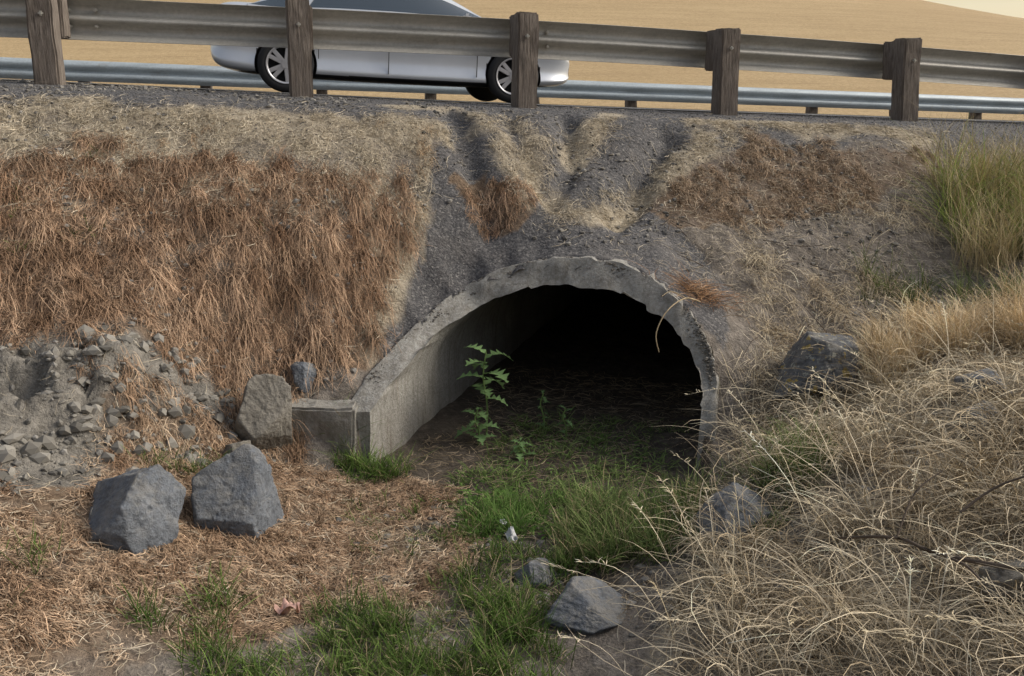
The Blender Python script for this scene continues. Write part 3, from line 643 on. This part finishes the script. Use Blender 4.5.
n=len(xx);parts.append(blades('',xx,yy,rng.uniform(0,6.28,n),rng.uniform(.03,.08,n),.8,.2,.6,.4,.016,mixcol(n,(.09,.18,.04),(.25,.39,.12)),4))
# dead stalks and litter through the channel
xx,yy=scatter([(-.9,4.8),(.9,4.9),(.9,4.2),(.5,3.4),(-.6,3.0),(-.9,3.6)],1500,.1)
n=len(xx);parts.append(blades('',xx,yy,rng.uniform(0,6.28,n),rng.uniform(.04,.16,n),1,0,.3,.25,.004,mixcol(n,(.30,.23,.15),(.66,.54,.38),.2),3,curl=.8))
joinb('green_grass',parts,MG)
def floorgrass():
    P=[];n=230;u=rng.uniform(-.35,.85,n);v=-.4+1.25*rng.random(n)**1.4;x,y=W(u,v);i=np.repeat(np.arange(n),14);N_=len(i)
    X=x[i]+rng.normal(0,.03,N_);Y=y[i]+rng.normal(0,.03,N_)
    P.append(blades('',X,Y,rng.uniform(0,6.28,N_),rng.uniform(.03,.13,N_),.4,.4,.85,.35,.0045,mixcol(N_,(.11,.18,.05),(.28,.38,.13)),4,base_z=np.full(N_,.05),clamp=False,root=.45))
    n=250;x,y=W(rng.uniform(-.3,.8,n),rng.uniform(-.4,.6,n))
    P.append(blades('',x,y,rng.uniform(0,6.28,n),rng.uniform(.03,.08,n),.8,.2,.6,.4,.015,mixcol(n,(.10,.19,.05),(.24,.38,.12)),4,base_z=np.full(n,.055),clamp=False))
    n=2600;x,y=W(rng.uniform(-.8,.86,n),rng.uniform(-.4,1.8,n))
    P.append(blades('',x,y,rng.uniform(0,6.28,n),rng.uniform(.04,.14,n),1,0,.15,.1,.004,mixcol(n,(.22,.17,.11),(.56,.45,.31)),3,base_z=np.full(n,.07),clamp=False,curl=.8))
    joinb('culvert_floor_grass',P,MG)
floorgrass()
# ---------------------------------------------------------------- tube helper + weeds, twigs
def tubes(name,lines,mat,parent=None,sides=6):
    co=[];q=[]
    for pts,r0,r1 in lines:
        P=[Vector(p) for p in pts]
        Q=[]
        for i in range(len(P)-1):
            p0=P[max(i-1,0)];p1=P[i];p2=P[i+1];p3=P[min(i+2,len(P)-1)]
            for k in range(5):
                t=k/5;Q.append(.5*((2*p1)+(p2-p0)*t+(2*p0-5*p1+4*p2-p3)*t*t+(3*p1-p0-3*p2+p3)*t**3))
        Q.append(P[-1]);b=len(co)
        for i,p in enumerate(Q):
            d=(Q[min(i+1,len(Q)-1)]-Q[max(i-1,0)]).normalized();a=d.orthogonal().normalized();c=d.cross(a);r=r0+(r1-r0)*i/(len(Q)-1)
            for k in range(sides):
                an=2*math.pi*k/sides;co.append(tuple(p+a*math.cos(an)*r+c*math.sin(an)*r))
        for i in range(len(Q)-1):
            for k in range(sides): q.append((b+i*sides+k,b+i*sides+(k+1)%sides,b+(i+1)*sides+(k+1)%sides,b+(i+1)*sides+k))
    o=rawmesh(name,co,q,[mat])
    if parent:o.parent=parent
    return o
M_stem=mat_plain('stem_green',(.13,.20,.06),.6);M_twig=mat_plain('dead_twig',(.10,.075,.055),.85,var=.4);M_ts=mat_plain('dry_stalk',(.42,.33,.2),.8,var=.2)
def weed(bx,by,bz,h,nl,seed,name,Ls=.16,f0=.05):
    r=np.random.default_rng(seed);root=bpy.data.objects.new(name,None);COL.objects.link(root)
    st=[(bx,by,bz-.05),(bx+.01,by,bz+h*.35),(bx-.015,by-.01,bz+h*.7),(bx+.005,by-.02,bz+h)]
    tubes('stem',[(st,.007,.004)],M_stem,root)
    co=[];q=[];cl=[]
    for k in range(nl):
        f=(k+.5)/nl;z=bz+h*(f0+(1-f0)*f);az=k*2.4+r.uniform(-.3,.3);L=Ls*(1.1-.3*f)*r.uniform(.55,1.25);K=13
        c=np.array([.15,.24,.10])*r.uniform(.7,1.35);b=len(co);dr=r.uniform(.4,1.05)
        for i in range(K+1):
            t=i/K;w=L*.34*math.sin(math.pi*min(t*.93+.05,1))**.6*(1.0 if i%3==1 else (.55 if i%3==2 else .22))
            hx=L*t;zz=z+L*(.6*t-dr*t*t)
            for s in(-1,0,1):
                co.append((bx+math.cos(az)*hx-math.sin(az)*w*s,by+math.sin(az)*hx+math.cos(az)*w*s,zz+(.25*w if s else 0)));cl.append(c*(1.15 if s==0 else 1))
        for i in range(K):
            for s in(0,1): q.append((b+i*3+s,b+i*3+s+1,b+(i+1)*3+s+1,b+(i+1)*3+s))
    o=rawmesh('leaves',co,q,[MG],True,np.array(cl));o.parent=root
weed(-.17,5.55,.05,.58,10,3,'thistle_plant',.19,.4)
weed(-.22,5.42,.05,.24,12,4,'thistle_plant',.13)
weed(.20,5.62,.05,.28,12,6,'weed_plant',.06)
weed(.34,5.5,.05,.22,10,9,'weed_plant',.06)
weed(.05,5.2,.05,.12,12,19,'weed_plant',.08)
P=[];n=300;cx,cy=1.24,5.70;az=rng.choice([2.9,3.4,.2,-.3,1.5],n)+rng.normal(0,.45,n)
P.append(blades('',cx+rng.normal(0,.08,n),cy+rng.normal(0,.05,n),az,rng.uniform(.06,.26,n),.9,.1,.4,.35,.0035,mixcol(n,(.30,.16,.09),(.54,.35,.20)),4,lift=.02,curl=.8))
o=joinb('dry_brush',P,MB)
bz=hz1(1.2,5.6)
tubes('curled_dry_stalk',[([(1.2,5.6,bz+.03),(1.08,5.48,bz+.08),(.95,5.36,bz+.03),(.88,5.32,bz-.10),(.90,5.32,bz-.22)],.005,.003),([(1.1,5.5,bz+.07),(1.0,5.5,bz+.12),(.93,5.45,bz+.10)],.004,.002)],M_ts)
g=lambda x,y,d:(x,y,hz1(x,y)+d)
tubes('dead_branch',[([g(1.25,3.2,.20),g(1.38,3.0,.26),g(1.5,2.9,.22),g(1.75,2.6,.2)],.005,.010),([g(1.38,3.0,.26),g(1.48,3.1,.34),g(1.6,3.15,.36)],.004,.002),
  ([g(1.5,2.9,.22),g(1.5,2.75,.26),g(1.47,2.6,.28)],.006,.003),([g(1.6,3.0,.28),g(1.75,3.02,.32),g(1.95,2.95,.34)],.005,.003)],M_twig)
lines=[]
for i in range(45):
    x_=rng.uniform(1.0,3.6);y_=rng.uniform(2.6,6.6);a_=rng.uniform(0,6.28);l_=rng.uniform(.1,.3)
    lines.append(([g(x_,y_,.02),g(x_+math.cos(a_)*l_*.5,y_+math.sin(a_)*l_*.5,.05),g(x_+math.cos(a_)*l_,y_+math.sin(a_)*l_,.06)],.004,.002))
tubes('fallen_twigs',lines,M_twig,sides=5)
def scrap(name,x,y,s,mat,seed):
    k=9;co=[];
    for i in range(k):
        for j in range(k):
            a=i/(k-1)-.5;b_=j/(k-1)-.5;co.append((a*s,b_*s*.6,.6*s*float(fbm(a*5+seed,b_*5,3,seed))+.02))
    q=[(i*k+j,i*k+j+1,(i+1)*k+j+1,(i+1)*k+j) for i in range(k-1) for j in range(k-1)]
    o=rawmesh(name,co,q,[mat]);o.location=(x,y,hz1(x,y)+.03);o.rotation_euler=(.3,.2,seed);return o
scrap('crumpled_wrapper',-.93,3.42,.10,mat_plain('wrapper_pink',(.68,.42,.34),.5,var=.3),3)
scrap('paper_scrap',.0,4.12,.08,mat_plain('paper_white',(.6,.61,.6),.6),5)
scrap('paper_scrap',-.05,4.25,.05,mat_plain('paper_white2',(.6,.62,.6),.6),8)
# ---------------------------------------------------------------- light, sky, camera
w=bpy.data.worlds.new('World');bpy.context.scene.world=w;w.use_nodes=True;nt=w.node_tree
sky=nt.nodes.new('ShaderNodeTexSky');sky.sky_type='NISHITA';sky.sun_disc=False
EL,AZ=math.radians(36),math.radians(82)   # azimuth clockwise from +Y
sky.sun_elevation=EL;sky.sun_rotation=AZ;sky.dust_density=4.0;sky.air_density=1.0;sky.ozone_density=1.0
hs=nt.nodes.new('ShaderNodeHueSaturation');hs.inputs['Saturation'].default_value=.5;nt.links.new(sky.outputs[0],hs.inputs['Color'])
# warm evening haze hugging the horizon all the way round
N=NT(nt);tc=N.n('ShaderNodeTexCoord');sp=N.n('ShaderNodeSeparateXYZ');N.l(tc.outputs['Generated'],sp.inputs[0])
mr=N.n('ShaderNodeMapRange');N.l(sp.outputs[2],mr.inputs[0]);mr.inputs[1].default_value=.04;mr.inputs[2].default_value=.30;mr.inputs[3].default_value=.85;mr.inputs[4].default_value=0
hz_=N.mix(mr.outputs[0],hs.outputs[0],(6.4,5.5,3.6))
bg=nt.nodes['Background'];bg.inputs[1].default_value=.15;nt.links.new(hz_,bg.inputs[0])
L=bpy.data.lights.new('sun','SUN');L.energy=2.0;L.angle=math.radians(25);L.color=(1,.90,.76);so=bpy.data.objects.new('sun',L);COL.objects.link(so)
d=Vector((math.sin(AZ)*math.cos(EL),math.cos(AZ)*math.cos(EL),math.sin(EL)));so.rotation_euler=d.to_track_quat('Z','Y').to_euler()
cam=bpy.data.cameras.new('camera');co=bpy.data.objects.new('camera',cam);COL.objects.link(co)
co.location=(0,0,2.27);co.rotation_euler=(math.radians(80),0,0);cam.lens=36*900/1024;cam.shift_y=-.0872;cam.clip_end=3000;cam.clip_start=.05
bpy.context.scene.camera=co
vs_=bpy.context.scene.view_settings;vs_.view_transform='Standard';vs_.look='None';vs_.exposure=0
